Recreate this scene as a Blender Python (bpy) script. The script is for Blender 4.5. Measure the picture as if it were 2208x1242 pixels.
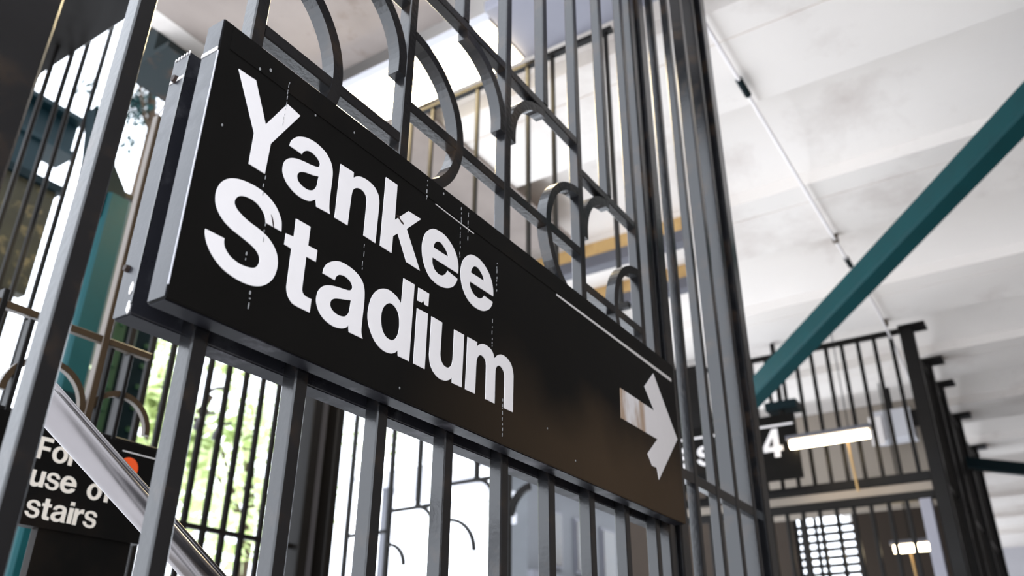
import bpy, math, random
from mathutils import Vector, Matrix
from mathutils.geometry import tessellate_polygon

for o in list(bpy.data.objects):
    bpy.data.objects.remove(o)
random.seed(7)
sc = bpy.context.scene
COL = sc.collection
Z0 = 1.80            # height of the main sign's lower edge above the floor

# ------------------------------------------------------------------ camera
cam_d = bpy.data.cameras.new('camera')
cam = bpy.data.objects.new('camera', cam_d)
COL.objects.link(cam)
right = Vector((0.544, -0.839, 0.006)).normalized()
fwd = Vector((0.748, 0.488, 0.450)).normalized()
right = (right - fwd * right.dot(fwd)).normalized()
up = right.cross(fwd)
mw = Matrix((right, up, -fwd)).transposed().to_4x4()
mw.translation = Vector((-0.365, -0.582, -0.304 + Z0))
cam.matrix_world = mw
cam_d.sensor_width = 36.0
cam_d.sensor_fit = 'HORIZONTAL'
cam_d.lens = 1801.0 / 2208.0 * 36.0
cam_d.clip_start = 0.02
cam_d.clip_end = 300
cam_d.dof.use_dof = True
cam_d.dof.focus_distance = 0.98
cam_d.dof.aperture_fstop = 5.2
sc.camera = cam

# ------------------------------------------------------------------ sky and exposure
world = bpy.data.worlds.new('overcast_sky')
sc.world = world
world.use_nodes = True
bg = world.node_tree.nodes['Background']
bg.inputs['Color'].default_value = (0.86, 0.915, 1.0, 1)
bg.inputs['Strength'].default_value = 3.9
sc.view_settings.view_transform = 'Standard'
sc.view_settings.look = 'None'
sc.view_settings.exposure = 0.0
sc.view_settings.gamma = 1.0
sc.view_settings.use_curve_mapping = False

# ------------------------------------------------------------------ materials
def new_mat(name):
    m = bpy.data.materials.new(name)
    m.use_nodes = True
    nt = m.node_tree
    return m, nt, nt.nodes['Principled BSDF']

def paint(name, col, rough=0.35, spec=0.5, metal=0.0, var=0.25, scale=14.0, bump=0.0, stain=None, stain_amt=0.0, stain_scale=3.0, rvar=0.12):
    m, nt, b = new_mat(name)
    N, L = nt.nodes, nt.links
    tc = N.new('ShaderNodeTexCoord')
    no = N.new('ShaderNodeTexNoise')
    no.inputs['Scale'].default_value = scale
    no.inputs['Detail'].default_value = 6
    L.new(tc.outputs['Object'], no.inputs['Vector'])
    mix = N.new('ShaderNodeMix'); mix.data_type = 'RGBA'
    mix.inputs['A'].default_value = tuple(c * (1 - var) for c in col) + (1,)
    mix.inputs['B'].default_value = tuple(min(1, c * (1 + var)) for c in col) + (1,)
    L.new(no.outputs['Fac'], mix.inputs['Factor'])
    out = mix.outputs['Result']
    if stain:
        n2 = N.new('ShaderNodeTexNoise')
        n2.inputs['Scale'].default_value = stain_scale
        n2.inputs['Detail'].default_value = 8
        n2.inputs['Roughness'].default_value = 0.65
        L.new(tc.outputs['Object'], n2.inputs['Vector'])
        rp = N.new('ShaderNodeValToRGB')
        rp.color_ramp.elements[0].position = 0.52
        rp.color_ramp.elements[1].position = 0.72
        rp.color_ramp.elements[1].color = (stain_amt,) * 3 + (1,)
        L.new(n2.outputs['Fac'], rp.inputs['Fac'])
        m2 = N.new('ShaderNodeMix'); m2.data_type = 'RGBA'
        m2.inputs['B'].default_value = stain + (1,)
        L.new(rp.outputs['Color'], m2.inputs['Factor'])
        L.new(out, m2.inputs['A'])
        out = m2.outputs['Result']
    L.new(out, b.inputs['Base Color'])
    mr = N.new('ShaderNodeMapRange')
    mr.inputs['To Min'].default_value = max(0.03, rough - rvar)
    mr.inputs['To Max'].default_value = min(1, rough + rvar)
    L.new(no.outputs['Fac'], mr.inputs['Value'])
    L.new(mr.outputs['Result'], b.inputs['Roughness'])
    b.inputs['Specular IOR Level'].default_value = spec
    b.inputs['Metallic'].default_value = metal
    if bump:
        bm = N.new('ShaderNodeBump')
        bm.inputs['Strength'].default_value = bump
        bm.inputs['Distance'].default_value = 0.002
        n3 = N.new('ShaderNodeTexNoise'); n3.inputs['Scale'].default_value = scale * 6
        L.new(tc.outputs['Object'], n3.inputs['Vector'])
        L.new(n3.outputs['Fac'], bm.inputs['Height'])
        L.new(bm.outputs['Normal'], b.inputs['Normal'])
    return m

def lamp_mat(name, col, strength):
    m, nt, b = new_mat(name)
    b.inputs['Base Color'].default_value = (0.8, 0.8, 0.8, 1)
    b.inputs['Emission Color'].default_value = col + (1,)
    b.inputs['Emission Strength'].default_value = strength
    return m

M_IRON = paint('black_enamel_iron', (0.006, 0.006, 0.007), 0.20, 0.62, bump=0.10, rvar=0.07, scale=22, stain=(0.085, 0.048, 0.022), stain_amt=0.45, stain_scale=11)  # brown patches: grime and rust, also standing in for gold lamp reflections
M_IRON_FAR = paint('dark_iron', (0.008, 0.007, 0.0065), 0.40, 0.16)
M_CAP = paint('sign_box_enamel', (0.016, 0.016, 0.02), 0.30, 0.45, scale=30, bump=0.05, stain=(0.12, 0.12, 0.13), stain_amt=0.5, stain_scale=16)
M_SIGN = paint('sign_face_black', (0.006, 0.0055, 0.005), 0.42, 0.07, scale=6, var=0.4, stain=(0.018, 0.012, 0.008), stain_amt=0.6, stain_scale=3.2)
M_VINYL = paint('white_vinyl', (0.88, 0.84, 0.835), 0.5, 0.3, scale=60, var=0.03)
M_TAPE = paint('worn_white_stripe', (0.75, 0.71, 0.69), 0.5, 0.3, scale=40, var=0.2)
M_DRIP = paint('dried_white_drips', (0.28, 0.28, 0.28), 0.6, 0.3, scale=300, var=0.6)
M_RUST = paint('rusty_bolt', (0.03, 0.017, 0.013), 0.6, 0.3, scale=80, var=0.5)
M_STEEL = paint('brushed_stainless', (0.15, 0.138, 0.138), 0.24, 0.5, metal=1.0, scale=30, var=0.12, rvar=0.08)
M_TEAL = paint('teal_steel_paint', (0.002, 0.046, 0.052), 0.5, 0.18, scale=8, var=0.2)
M_TEALDARK = paint('dark_teal_paint', (0.002, 0.010, 0.013), 0.5, 0.12, scale=8)
M_GREEN = paint('green_steel_paint', (0.018, 0.055, 0.022), 0.5, 0.35, scale=8)
M_CEIL = paint('whitewashed_concrete', (0.88, 0.83, 0.785), 0.85, 0.1, scale=1.7, var=0.05, bump=0.2, stain=(0.50, 0.42, 0.38), stain_amt=0.55, stain_scale=1.1)
M_GREY = paint('grey_steel_paint', (0.12, 0.12, 0.14), 0.5, 0.3, scale=5, var=0.12)
M_PALE = paint('pale_grey_paint', (0.62, 0.62, 0.66), 0.6, 0.3, scale=4, var=0.1)
M_TAN = paint('stained_plywood', (0.56, 0.36, 0.15), 0.6, 0.25, scale=5, var=0.3, stain=(0.24, 0.13, 0.05), stain_amt=0.6, stain_scale=4)
M_FLOOR = paint('worn_concrete_floor', (0.42, 0.40, 0.38), 0.8, 0.2, scale=3)
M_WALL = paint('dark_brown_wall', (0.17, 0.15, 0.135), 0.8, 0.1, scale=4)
M_BARK = paint('bark', (0.07, 0.05, 0.035), 0.9, 0.1, scale=20)
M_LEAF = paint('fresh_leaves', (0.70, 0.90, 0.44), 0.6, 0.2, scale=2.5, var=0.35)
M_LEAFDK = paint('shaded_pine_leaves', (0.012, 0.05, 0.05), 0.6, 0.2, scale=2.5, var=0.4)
M_OLIVE = paint('weathered_olive_panel', (0.035, 0.032, 0.018), 0.7, 0.3, scale=12, var=0.6, stain=(0.24, 0.18, 0.08), stain_amt=0.8, stain_scale=14)
M_ORANGE = paint('orange_red_route_disc', (0.85, 0.10, 0.02), 0.5, 0.3, var=0.05)
M_CREAM = paint('cream_lettering', (0.80, 0.72, 0.62), 0.5, 0.3, var=0.03)
M_UNDER = paint('scuffed_underside', (0.010, 0.010, 0.013), 0.5, 0.10, scale=30, var=0.4, stain=(0.16, 0.15, 0.17), stain_amt=0.6, stain_scale=14)
M_GREYL = paint('light_grey_beam_paint', (0.30, 0.30, 0.35), 0.5, 0.3, scale=5, var=0.1)
M_BLUEGREY = paint('blue_grey_cladding', (0.10, 0.104, 0.113), 0.6, 0.3, scale=4, var=0.2)
M_BARE = paint('stained_bare_concrete', (0.33, 0.285, 0.26), 0.9, 0.1, scale=4, var=0.3, bump=0.3, stain=(0.12, 0.07, 0.045), stain_amt=0.8, stain_scale=3.5)
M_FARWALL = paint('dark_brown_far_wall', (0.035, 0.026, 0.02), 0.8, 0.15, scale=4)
M_BROWN = paint('warm_tinted_iron', (0.05, 0.03, 0.014), 0.35, 0.5, scale=20)  # brown tint puts warm lamp light on the gate iron into the colour
M_TAUPE = paint('taupe_bulkhead', (0.30, 0.26, 0.22), 0.7, 0.2, scale=3, var=0.15)
M_LAMP = lamp_mat('lit_diffuser', (1.0, 0.80, 0.45), 26.0)
M_TUBE = lamp_mat('lit_tube', (1.0, 0.80, 0.50), 16.0)

# arrow vinyl: brown peeling stain across the tail
def arrow_mat():
    m = paint('arrow_vinyl', (0.88, 0.84, 0.835), 0.5, 0.3, scale=60, var=0.03)
    nt = m.node_tree; N, L = nt.nodes, nt.links
    b = N['Principled BSDF']
    src = b.inputs['Base Color'].links[0].from_socket
    tc = N.new('ShaderNodeTexCoord')
    sep = N.new('ShaderNodeSeparateXYZ'); L.new(tc.outputs['Object'], sep.inputs['Vector'])
    no = N.new('ShaderNodeTexNoise'); no.inputs['Scale'].default_value = 34; no.inputs['Detail'].default_value = 8
    mp = N.new('ShaderNodeMapping'); mp.inputs['Scale'].default_value = (1.0, 1, 0.25)
    L.new(tc.outputs['Object'], mp.inputs['Vector']); L.new(mp.outputs['Vector'], no.inputs['Vector'])
    r1 = N.new('ShaderNodeMapRange')
    r1.inputs['From Min'].default_value = 0.965; r1.inputs['From Max'].default_value = 0.955
    L.new(sep.outputs['X'], r1.inputs['Value'])
    r2 = N.new('ShaderNodeMapRange')
    r2.inputs['From Min'].default_value = 0.38; r2.inputs['From Max'].default_value = 0.54
    L.new(no.outputs['Fac'], r2.inputs['Value'])
    mu = N.new('ShaderNodeMath'); mu.operation = 'MULTIPLY'
    L.new(r1.outputs['Result'], mu.inputs[0]); L.new(r2.outputs['Result'], mu.inputs[1])
    mx = N.new('ShaderNodeMix'); mx.data_type = 'RGBA'
    mx.inputs['B'].default_value = (0.50, 0.36, 0.26, 1)
    L.new(mu.outputs[0], mx.inputs['Factor']); L.new(src, mx.inputs['A'])
    L.new(mx.outputs['Result'], b.inputs['Base Color'])
    return m
M_ARROW = arrow_mat()

# main sign face: black enamel turning brown towards the lower right, with a noisy edge
def browned_sign():
    m = paint('sign_face_browned', (0.006, 0.0055, 0.005), 0.42, 0.07, scale=6, var=0.4)
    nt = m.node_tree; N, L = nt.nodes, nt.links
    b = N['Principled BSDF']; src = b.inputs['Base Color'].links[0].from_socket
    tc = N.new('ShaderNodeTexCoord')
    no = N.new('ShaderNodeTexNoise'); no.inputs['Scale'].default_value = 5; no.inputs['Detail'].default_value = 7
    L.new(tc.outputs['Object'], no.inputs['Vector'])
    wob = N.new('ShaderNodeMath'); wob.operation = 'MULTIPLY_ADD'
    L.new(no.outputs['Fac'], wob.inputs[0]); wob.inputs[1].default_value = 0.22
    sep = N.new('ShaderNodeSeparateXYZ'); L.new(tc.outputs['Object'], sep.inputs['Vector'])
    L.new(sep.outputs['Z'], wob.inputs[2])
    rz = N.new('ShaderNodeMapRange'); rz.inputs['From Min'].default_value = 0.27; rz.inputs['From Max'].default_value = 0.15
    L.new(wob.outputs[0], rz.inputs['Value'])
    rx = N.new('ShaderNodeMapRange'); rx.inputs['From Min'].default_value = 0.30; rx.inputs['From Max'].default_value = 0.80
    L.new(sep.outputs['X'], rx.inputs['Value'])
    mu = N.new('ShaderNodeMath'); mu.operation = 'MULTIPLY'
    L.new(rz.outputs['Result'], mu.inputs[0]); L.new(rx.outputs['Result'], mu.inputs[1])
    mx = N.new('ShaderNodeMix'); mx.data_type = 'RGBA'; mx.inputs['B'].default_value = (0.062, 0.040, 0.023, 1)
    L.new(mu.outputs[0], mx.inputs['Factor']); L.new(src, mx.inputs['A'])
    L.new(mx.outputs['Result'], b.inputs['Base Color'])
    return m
M_SIGN_BROWN = browned_sign()

# ------------------------------------------------------------------ mesh helpers
class MB:
    def __init__(s):
        s.v = []; s.f = []
    def add(s, vs, fs):
        n = len(s.v)
        s.v += [tuple(v) for v in vs]
        s.f += [tuple(i + n for i in f) for f in fs]
        return s
    def box(s, x0, x1, y0, y1, z0, z1):
        v = [(x, y, z) for z in (z0, z1) for y in (y0, y1) for x in (x0, x1)]
        return s.add(v, [(0, 2, 3, 1), (4, 5, 7, 6), (0, 1, 5, 4), (2, 6, 7, 3), (0, 4, 6, 2), (1, 3, 7, 5)])
    def prism(s, ring0, ring1):
        n = len(ring0)
        fs = [(i, (i + 1) % n, n + (i + 1) % n, n + i) for i in range(n)]
        fs += [tuple(range(n - 1, -1, -1)), tuple(range(n, 2 * n))]
        return s.add(list(ring0) + list(ring1), fs)
    def cbar(s, x0, x1, y0, y1, z0, z1, c=0.0015):
        """upright bar with chamfered edges"""
        r = [(x0 + c, y0), (x1 - c, y0), (x1, y0 + c), (x1, y1 - c), (x1 - c, y1), (x0 + c, y1), (x0, y1 - c), (x0, y0 + c)]
        return s.prism([(a, b, z0) for a, b in r], [(a, b, z1) for a, b in r])
    def cbarx(s, x0, x1, y0, y1, z0, z1, c=0.0015):
        r = [(y0 + c, z0), (y1 - c, z0), (y1, z0 + c), (y1, z1 - c), (y1 - c, z1), (y0 + c, z1), (y0, z1 - c), (y0, z0 + c)]
        return s.prism([(x1, a, b) for a, b in r], [(x0, a, b) for a, b in r])
    def cbary(s, x0, x1, y0, y1, z0, z1, c=0.004):
        r = [(x0 + c, z0), (x1 - c, z0), (x1, z0 + c), (x1, z1 - c), (x1 - c, z1), (x0 + c, z1), (x0, z1 - c), (x0, z0 + c)]
        return s.prism([(a, y0, b) for a, b in r], [(a, y1, b) for a, b in r])
    def tube(s, pts, r, n=12):
        pts = [Vector(p) for p in pts]
        rings = []
        for i, p in enumerate(pts):
            t = (pts[min(i + 1, len(pts) - 1)] - pts[max(i - 1, 0)]).normalized()
            a = t.orthogonal().normalized() if i == 0 else (rings[-1][1] - t * rings[-1][1].dot(t)).normalized()
            rings.append((p, a, t))
        vs = []
        for p, a, t in rings:
            b = t.cross(a)
            vs += [p + (a * math.cos(2 * math.pi * k / n) + b * math.sin(2 * math.pi * k / n)) * r for k in range(n)]
        fs = []
        for i in range(len(pts) - 1):
            for k in range(n):
                fs.append((i * n + k, i * n + (k + 1) % n, (i + 1) * n + (k + 1) % n, (i + 1) * n + k))
        fs += [tuple(range(n - 1, -1, -1)), tuple(range((len(pts) - 1) * n, len(pts) * n))]
        return s.add(vs, fs)
    def square_tube(s, p0, p1, w, roll):
        p0, p1 = Vector(p0), Vector(p1)
        t = (p1 - p0).normalized()
        a = t.cross(Vector((0, 0, 1))).normalized(); b = t.cross(a)
        r = []
        for k in range(4):
            for d in (-0.12, 0.12):
                an = roll + k * math.pi / 2 + d
                r.append((a * math.cos(an) + b * math.sin(an)) * w * 0.7071)
        return s.prism([p0 + q for q in r], [p1 + q for q in r])
    def arc(s, cx, cz, ro, ri, a0, a1, y0, y1, n=20, leg=0.0):
        """bent flat bar in an XZ plane from angle a0 to a1 (degrees), optional straight leg at the a0 end"""
        prof = []
        if leg:
            a = math.radians(a0)
            prof.append(((cx + ro * math.cos(a), cz + ro * math.sin(a) - leg), (cx + ri * math.cos(a), cz + ri * math.sin(a) - leg)))
        for i in range(n + 1):
            a = math.radians(a0 + (a1 - a0) * i / n)
            prof.append(((cx + ro * math.cos(a), cz + ro * math.sin(a)), (cx + ri * math.cos(a), cz + ri * math.sin(a))))
        vs = []; fs = []
        for (o, i_) in prof:
            vs += [(o[0], y0, o[1]), (i_[0], y0, i_[1]), (i_[0], y1, i_[1]), (o[0], y1, o[1])]
        for k in range(len(prof) - 1):
            for j in range(4):
                fs.append((k * 4 + j, k * 4 + (j + 1) % 4, k * 4 + 4 + (j + 1) % 4, k * 4 + 4 + j))
        e = (len(prof) - 1) * 4
        fs += [(3, 2, 1, 0), (e, e + 1, e + 2, e + 3)]
        return s.add(vs, fs)
    def poly_y(s, loops, y0, y1):
        """flat outline with holes in XZ, thickness from y0 (front) to y1"""
        pl = [[Vector((p[0], p[1], 0)) for p in L] for L in loops]
        flat = [p for L in pl for p in L]
        tris = tessellate_polygon(pl)
        n = len(flat)
        vs = [(p.x, y0, p.y) for p in flat] + [(p.x, y1, p.y) for p in flat]
        fs = [tuple(t) for t in tris] + [tuple(i + n for i in reversed(t)) for t in tris]
        k = 0
        for L in pl:
            m = len(L)
            for i in range(m):
                fs.append((k + i, k + (i + 1) % m, n + k + (i + 1) % m, n + k + i))
            k += m
        return s.add(vs, fs)
    def mesh(s, name, off=(0, 0, 0), smooth=False):
        me = bpy.data.meshes.new(name)
        me.from_pydata([(x - off[0], y - off[1], z - off[2]) for x, y, z in s.v], [], s.f)
        me.validate(); me.update()
        import bmesh
        bm = bmesh.new(); bm.from_mesh(me)
        bmesh.ops.recalc_face_normals(bm, faces=bm.faces)
        bm.to_mesh(me); bm.free()
        if smooth:
            for p in me.polygons: p.use_smooth = True
        return me
    def build(s, name, mat, parent=None, smooth=False, off=None):
        """all coordinates are given with z = 0 at the main sign's lower edge"""
        o_ = off if off is not None else ((0, 0, 0) if parent is None else tuple(parent['org']))
        me = s.mesh(name, o_, smooth)
        me.materials.append(mat)
        o = bpy.data.objects.new(name, me)
        COL.objects.link(o)
        if parent is not None:
            o.parent = parent
            po = (0, 0, 0)
        else:
            o.location = (o_[0], o_[1], o_[2] + Z0)
        return o

def tag(o, label, cat, group=None, kind=None):
    o['label'] = label; o['category'] = cat
    if group: o['group'] = group
    if kind: o['kind'] = kind
    return o

def thing(name, label, cat, org, group=None):
    o = bpy.data.objects.new(name, None)
    o.empty_display_size = 0.05
    COL.objects.link(o)
    o.location = (org[0], org[1], org[2] + Z0)
    o['org'] = org
    return tag(o, label, cat, group)

def sub(mb, name, mat, part, smooth=False):
    """a sub-part: child of a part; the part's mesh sits at its parent's origin"""
    root = part.parent
    me = mb.mesh(name, tuple(root['org']), smooth); me.materials.append(mat)
    o = bpy.data.objects.new(name, me); COL.objects.link(o); o.parent = part
    return o

def rep(name, me, mat, parent, loc):
    """a piece that shares mesh data, loc given in the z=sign frame"""
    if not me.materials: me.materials.append(mat)
    o = bpy.data.objects.new(name, me); COL.objects.link(o)
    o.parent = parent
    g = parent['org']
    o.location = (loc[0] - g[0], loc[1] - g[1], loc[2] - g[2])
    return o

def struct(mb, name, mat):
    o = mb.build(name, mat); o['kind'] = 'structure'
    return o

def spline(L, n=5):
    """closed outline; points flagged 1 are corners, runs between corners are smoothed"""
    out = []; m = len(L)
    for i in range(m):
        p1, p2 = L[i], L[(i + 1) % m]
        if p1[2] and p2[2]:
            out.append((p1[0], p1[1])); continue
        p0 = p1 if p1[2] else L[i - 1]
        p3 = p2 if p2[2] else L[(i + 2) % m]
        for k in range(n):
            t = k / n
            q = []
            for a in (0, 1):
                q.append(0.5 * (2 * p1[a] + (p2[a] - p0[a]) * t + (2 * p0[a] - 5 * p1[a] + 4 * p2[a] - p3[a]) * t * t + (3 * p1[a] - p0[a] - 3 * p2[a] + p3[a]) * t ** 3))
            out.append(tuple(q))
    return out

# letter outlines in millimetres on the sign face (x along the sign, z up); third value 1 = corner
GLYPHS = {
 'Y': [[(25.9,263.3,1),(42.1,264,1),(47.8,264.6,1),(68.4,222.1,1),(90.9,263.7,1),(109.9,260.8,1),(78.3,204.6,1),(77.1,167.4,1),(56.9,167.5,1),(56.8,204.2,1)]],
 'a1': [[(119.4,216.7,1),(121.5,221.5,0),(127.7,226.1,0),(136.6,226.3,0),(143.1,223.2,0),(145.7,219.4,0),(143.4,214.6,0),(133.9,211.6,0),(122.5,209.6,0),(113.3,207.3,0),(104.6,202.7,0),(99.2,196.3,0),(97.6,187.5,0),(99.6,179.7,0),(106.4,172.1,0),(118,167.1,0),(129.5,166.3,0),(138.7,168.8,0),(146,174.9,1),(148.4,167,1),(168.2,168.3,1),(166.2,174,0),(165.2,186.2,0),(165.4,207.2,0),(164.7,220.9,0),(160.5,230.9,0),(151,238.6,0),(137.2,241.7,0),(123.5,240.2,0),(110.8,233.9,0),(103.7,225.1,0),(101.8,217,1)],[(146.1,204,1),(137.6,200.8,0),(127.2,198.2,0),(120.2,194.4,0),(117.2,189,0),(119.1,183.4,0),(125.3,180.3,0),(134,180.1,0),(141.2,184.1,0),(145,191.3,0),(145.6,197.7,0)]],
 'n': [[(175,237.4,1),(196.1,238.3,1),(196.6,231.3,1),(201,235.6,0),(208.4,239.3,0),(219.6,240.7,0),(231.6,238.2,0),(239.6,230.5,0),(241.9,220.6,1),(241.2,167.9,1),(221.5,168.2,1),(221.4,207.8,1),(220.8,216.5,0),(216.2,222.2,0),(209.3,223.3,0),(202.9,221.1,0),(198,215.7,0),(196.4,206.8,1),(195.4,168.1,1),(175.5,167.8,1)]],
 'k': [[(249.2,262.4,1),(270.2,263.1,1),(270.5,213.7,1),(293.7,238.3,1),(318,239.3,1),(292.6,212.4,1),(321.9,168.6,1),(296.4,168.9,1),(277.7,198.8,1),(269.7,191.1,1),(269.3,168.3,1),(249.2,168.6,1)]],
 'e1': [[(398.1,198.5,1),(397.9,211.5,0),(392.1,224.8,0),(381.2,234.6,0),(366.4,240.4,0),(349.4,240,0),(338.7,235.5,0),(328.7,224.7,0),(323.8,209.8,0),(324.3,194.8,0),(329.7,180.5,0),(341.3,168.9,0),(357.8,164.9,0),(374.2,167.5,0),(387.9,174.9,0),(395.4,184.9,0),(397.1,190.5,1),(375.9,192.7,1),(372.9,187.5,0),(366.3,181.7,0),(358.1,180,0),(349.7,182.9,0),(345.1,189.3,0),(344.4,197.6,1)],[(345.5,212.1,1),(346.9,218.1,0),(352,223.9,0),(360.3,225.9,0),(369.1,221.8,0),(374.3,217.4,0),(376.3,213,1)]],
 'e2': [[(479.3,199.5,1),(478.3,211.4,0),(473,223.7,0),(462.9,233.8,0),(448.1,240.6,0),(432.3,241.1,0),(420.1,236.3,0),(408.6,223.4,0),(404,208.3,0),(404.8,194.8,0),(410.9,180.8,0),(421.8,170.8,0),(437.2,166.3,0),(454.1,167.6,0),(468.1,174.7,0),(475.9,183.9,0),(478,190.2,1),(458,191.3,1),(453.4,186.2,0),(445.7,182.6,0),(436.4,183.1,0),(428.6,187.3,0),(424.6,193.6,0),(425,198.7,1)],[(425.8,212.5,1),(428.6,219.8,0),(434.5,225.7,0),(442.3,226.6,0),(450.4,223,0),(455.4,218,0),(457.2,213.3,1)]],
 'S': [[(24.2,77.5,1),(45.1,77.9,1),(45.9,72.6,0),(48.9,67.8,0),(55.3,63.3,0),(65.4,61.1,0),(75.1,61.8,0),(81.9,63.9,0),(86.2,68.1,0),(87.7,73.9,0),(86.1,79,0),(81.2,83.2,0),(73.4,85.9,0),(61.5,88.5,0),(49.8,91,0),(39.9,95.6,0),(32.4,102.6,0),(28.6,110.9,0),(28,120.9,0),(30.8,130.5,0),(36.9,138.3,0),(46.4,143.9,0),(58.9,147.1,0),(73.7,147.8,0),(86.5,145.1,0),(97.8,138.6,0),(104.8,129.8,0),(106.6,125.1,0),(107.8,116.5,1),(87.8,116.3,1),(85.6,122.6,0),(80.4,128,0),(72.2,131.6,0),(61.9,131.6,0),(54.4,128.9,0),(50.2,124.6,0),(48.8,119.2,0),(51.4,114.7,0),(57.9,110.8,0),(69.4,107.5,0),(81.5,105.7,0),(93.4,102.2,0),(103.1,94.9,0),(108.4,85.4,0),(109.1,73.9,0),(105.8,62.6,0),(99.1,54,0),(90.6,48.4,0),(79.7,45.4,0),(64.3,45.1,0),(48.7,48.6,0),(36.6,55.9,0),(28.9,64.4,0),(25.1,72.4,0)]],
 't': [[(123.8,139.6,1),(143.9,140.1,1),(144,117.9,1),(157,118.5,1),(156.9,105,1),(143.4,104.8,1),(143.6,73.1,1),(144,66.6,0),(146.8,63.1,0),(151.6,62.2,0),(157.3,62.4,1),(157.2,47.5,1),(137.8,47.6,0),(131.1,50.1,0),(126.3,55.2,0),(124,62.1,1),(123.5,104.3,1),(113.9,104.8,1),(113.7,117.2,1),(124.4,118.4,1)]],
 'a2': [[(185.9,96.4,1),(187.6,101.5,0),(192.2,105.6,0),(200.2,107,0),(207.9,105.1,0),(212.3,101.1,0),(212.1,96.9,0),(208,93.7,0),(200.7,92.1,0),(189.3,90.1,0),(179.6,87.6,0),(171.7,83.5,0),(165.8,76.2,0),(163.8,67.1,0),(165.7,59.2,0),(171.6,51.8,0),(181.4,46.9,0),(192.8,45.5,0),(202.6,47.3,0),(209.4,50.9,0),(212.2,55.1,1),(214.2,47.4,1),(235.2,47.7,1),(232.9,51.9,0),(231.8,59.4,0),(232.3,82.6,0),(232.1,96.6,0),(230.1,106.4,0),(225.2,113.8,0),(215.2,119,0),(202.7,121.1,0),(190.8,120.6,0),(181.1,116.8,0),(173.3,110.6,0),(169.4,103.7,0),(168.3,96.9,1)],[(212.6,83.9,1),(205.2,81.4,0),(196.7,79,0),(189.1,76.2,0),(184.4,72.3,0),(183.2,67.4,0),(186,62.9,0),(192.1,60.4,0),(199.3,60.2,0),(206.3,62.6,0),(210.7,67.7,0),(211.9,73.3,0)]],
 'd': [[(293.6,145.9,1),(313.9,146.2,1),(313,48,1),(293.7,48,1),(292.5,54.6,1),(287.7,49.7,0),(279.8,46.3,0),(268.4,45.9,0),(256.7,50.3,0),(247.8,58.5,0),(241.8,68.9,0),(239.7,79.7,0),(241.2,93.2,0),(245.4,104.5,0),(252.5,113.3,0),(261.8,118.7,0),(271.7,120.4,0),(282.1,118.6,0),(289.4,114.7,0),(292.8,111.8,1)],[(271.4,104.3,0),(264.2,97.2,0),(261.1,88.2,0),(261.5,77.7,0),(265,68.4,0),(271.4,63.1,0),(278.1,62.1,0),(282.9,63.2,0),(288.3,68.1,0),(291.7,76,0),(292.4,85.9,0),(290.5,96.1,0),(285.5,102.7,0),(278.3,105.7,0)]],
 'i': [[(321.4,145.5,1),(342,145.9,1),(341.6,128.6,1),(335.1,128.5,1),(331.9,133.4,1),(329.3,128.6,1),(321.2,128.3,1)],[(321.1,118.1,1),(341.8,118.8,1),(341.5,48,1),(320.7,48.1,1)]],
 'u': [[(349,118.4,1),(370.2,118.3,1),(369.6,85.5,1),(369.5,75.2,0),(372.2,68.2,0),(377.4,64.2,0),(385.2,64.1,0),(391.7,68.9,0),(394.2,76.4,0),(394.6,85.3,1),(395.1,118.3,1),(415.8,118.4,1),(414.5,48.1,1),(394.7,47.7,1),(394.2,54.8,1),(389.6,50.1,0),(380.9,46.2,0),(369.9,45.3,0),(358.8,49.5,0),(351.8,57,0),(348.8,66.7,0),(348.6,75.1,1)]],
 'm': [[(423.6,118.7,1),(444.7,119,1),(444,111.4,1),(449.3,117.2,0),(458.1,121.2,0),(468.4,121.7,0),(479,118.5,0),(485.3,110,1),(492.3,117.2,0),(501.7,121.3,0),(514.1,120.9,0),(525.3,114.9,0),(530.4,104.4,0),(531.1,96.5,1),(530.1,48.7,1),(508.8,48.4,1),(509.9,89.8,1),(509,96.6,0),(504.8,101.7,0),(498,103.9,0),(492.2,101.8,0),(488,96.2,0),(487.2,88.8,1),(486.7,48.3,1),(465.8,48.2,1),(466.3,92.9,1),(465.3,98.8,0),(461.3,102.9,0),(454.9,104.2,0),(448.7,101.4,0),(444.7,94.9,0),(443.8,87,1),(442.8,48.3,1),(422,47.9,1)]],
 'arrow': [[(1013.6,260,1),(1106,156.4,1),(1004.1,58,1),(999.3,77.7,1),(978.7,77.4,1),(962.6,94.7,1),(1011,132.6,1),(863.5,132.2,1),(866.2,186.3,1),(1006,184.8,1),(968.9,220.7,1)]],
}
H_GLYPH = {}
def norm(key, x0, z0, h):
    """traced letter moved to the origin and scaled so that its reference height is 1"""
    return [[((x - x0) / h, (z - z0) / h, c) for x, z, c in L] for L in GLYPHS[key]]
H_GLYPH['a'] = norm('a2', 163.8, 46, 101)
H_GLYPH['u'] = norm('u', 348.6, 46, 101)
H_GLYPH['e'] = norm('e2', 404.0, 167, 97)
H_GLYPH['t'] = norm('t', 113.7, 47.5, 101)
H_GLYPH['i'] = norm('i', 318, 46, 101)
S1 = norm('S', 24.2, 46, 101)
H_GLYPH['s'] = [[(x * 0.76, z * 0.75, c) for x, z, c in L] for L in S1]
def ring(cx, cz, rx, rz, n=16):
    return [(cx + rx * math.cos(2 * math.pi * k / n), cz + rz * math.sin(2 * math.pi * k / n), 0) for k in range(n)]
H_GLYPH['o'] = [ring(0.37, 0.37, 0.37, 0.385), ring(0.37, 0.37, 0.175, 0.235)]
H_GLYPH['F'] = [[(0, 0, 1), (0.21, 0, 1), (0.21, 0.41, 1), (0.58, 0.41, 1), (0.58, 0.58, 1), (0.21, 0.58, 1), (0.21, 0.82, 1), (0.64, 0.82, 1), (0.64, 1, 1), (0, 1, 1)]]
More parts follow.
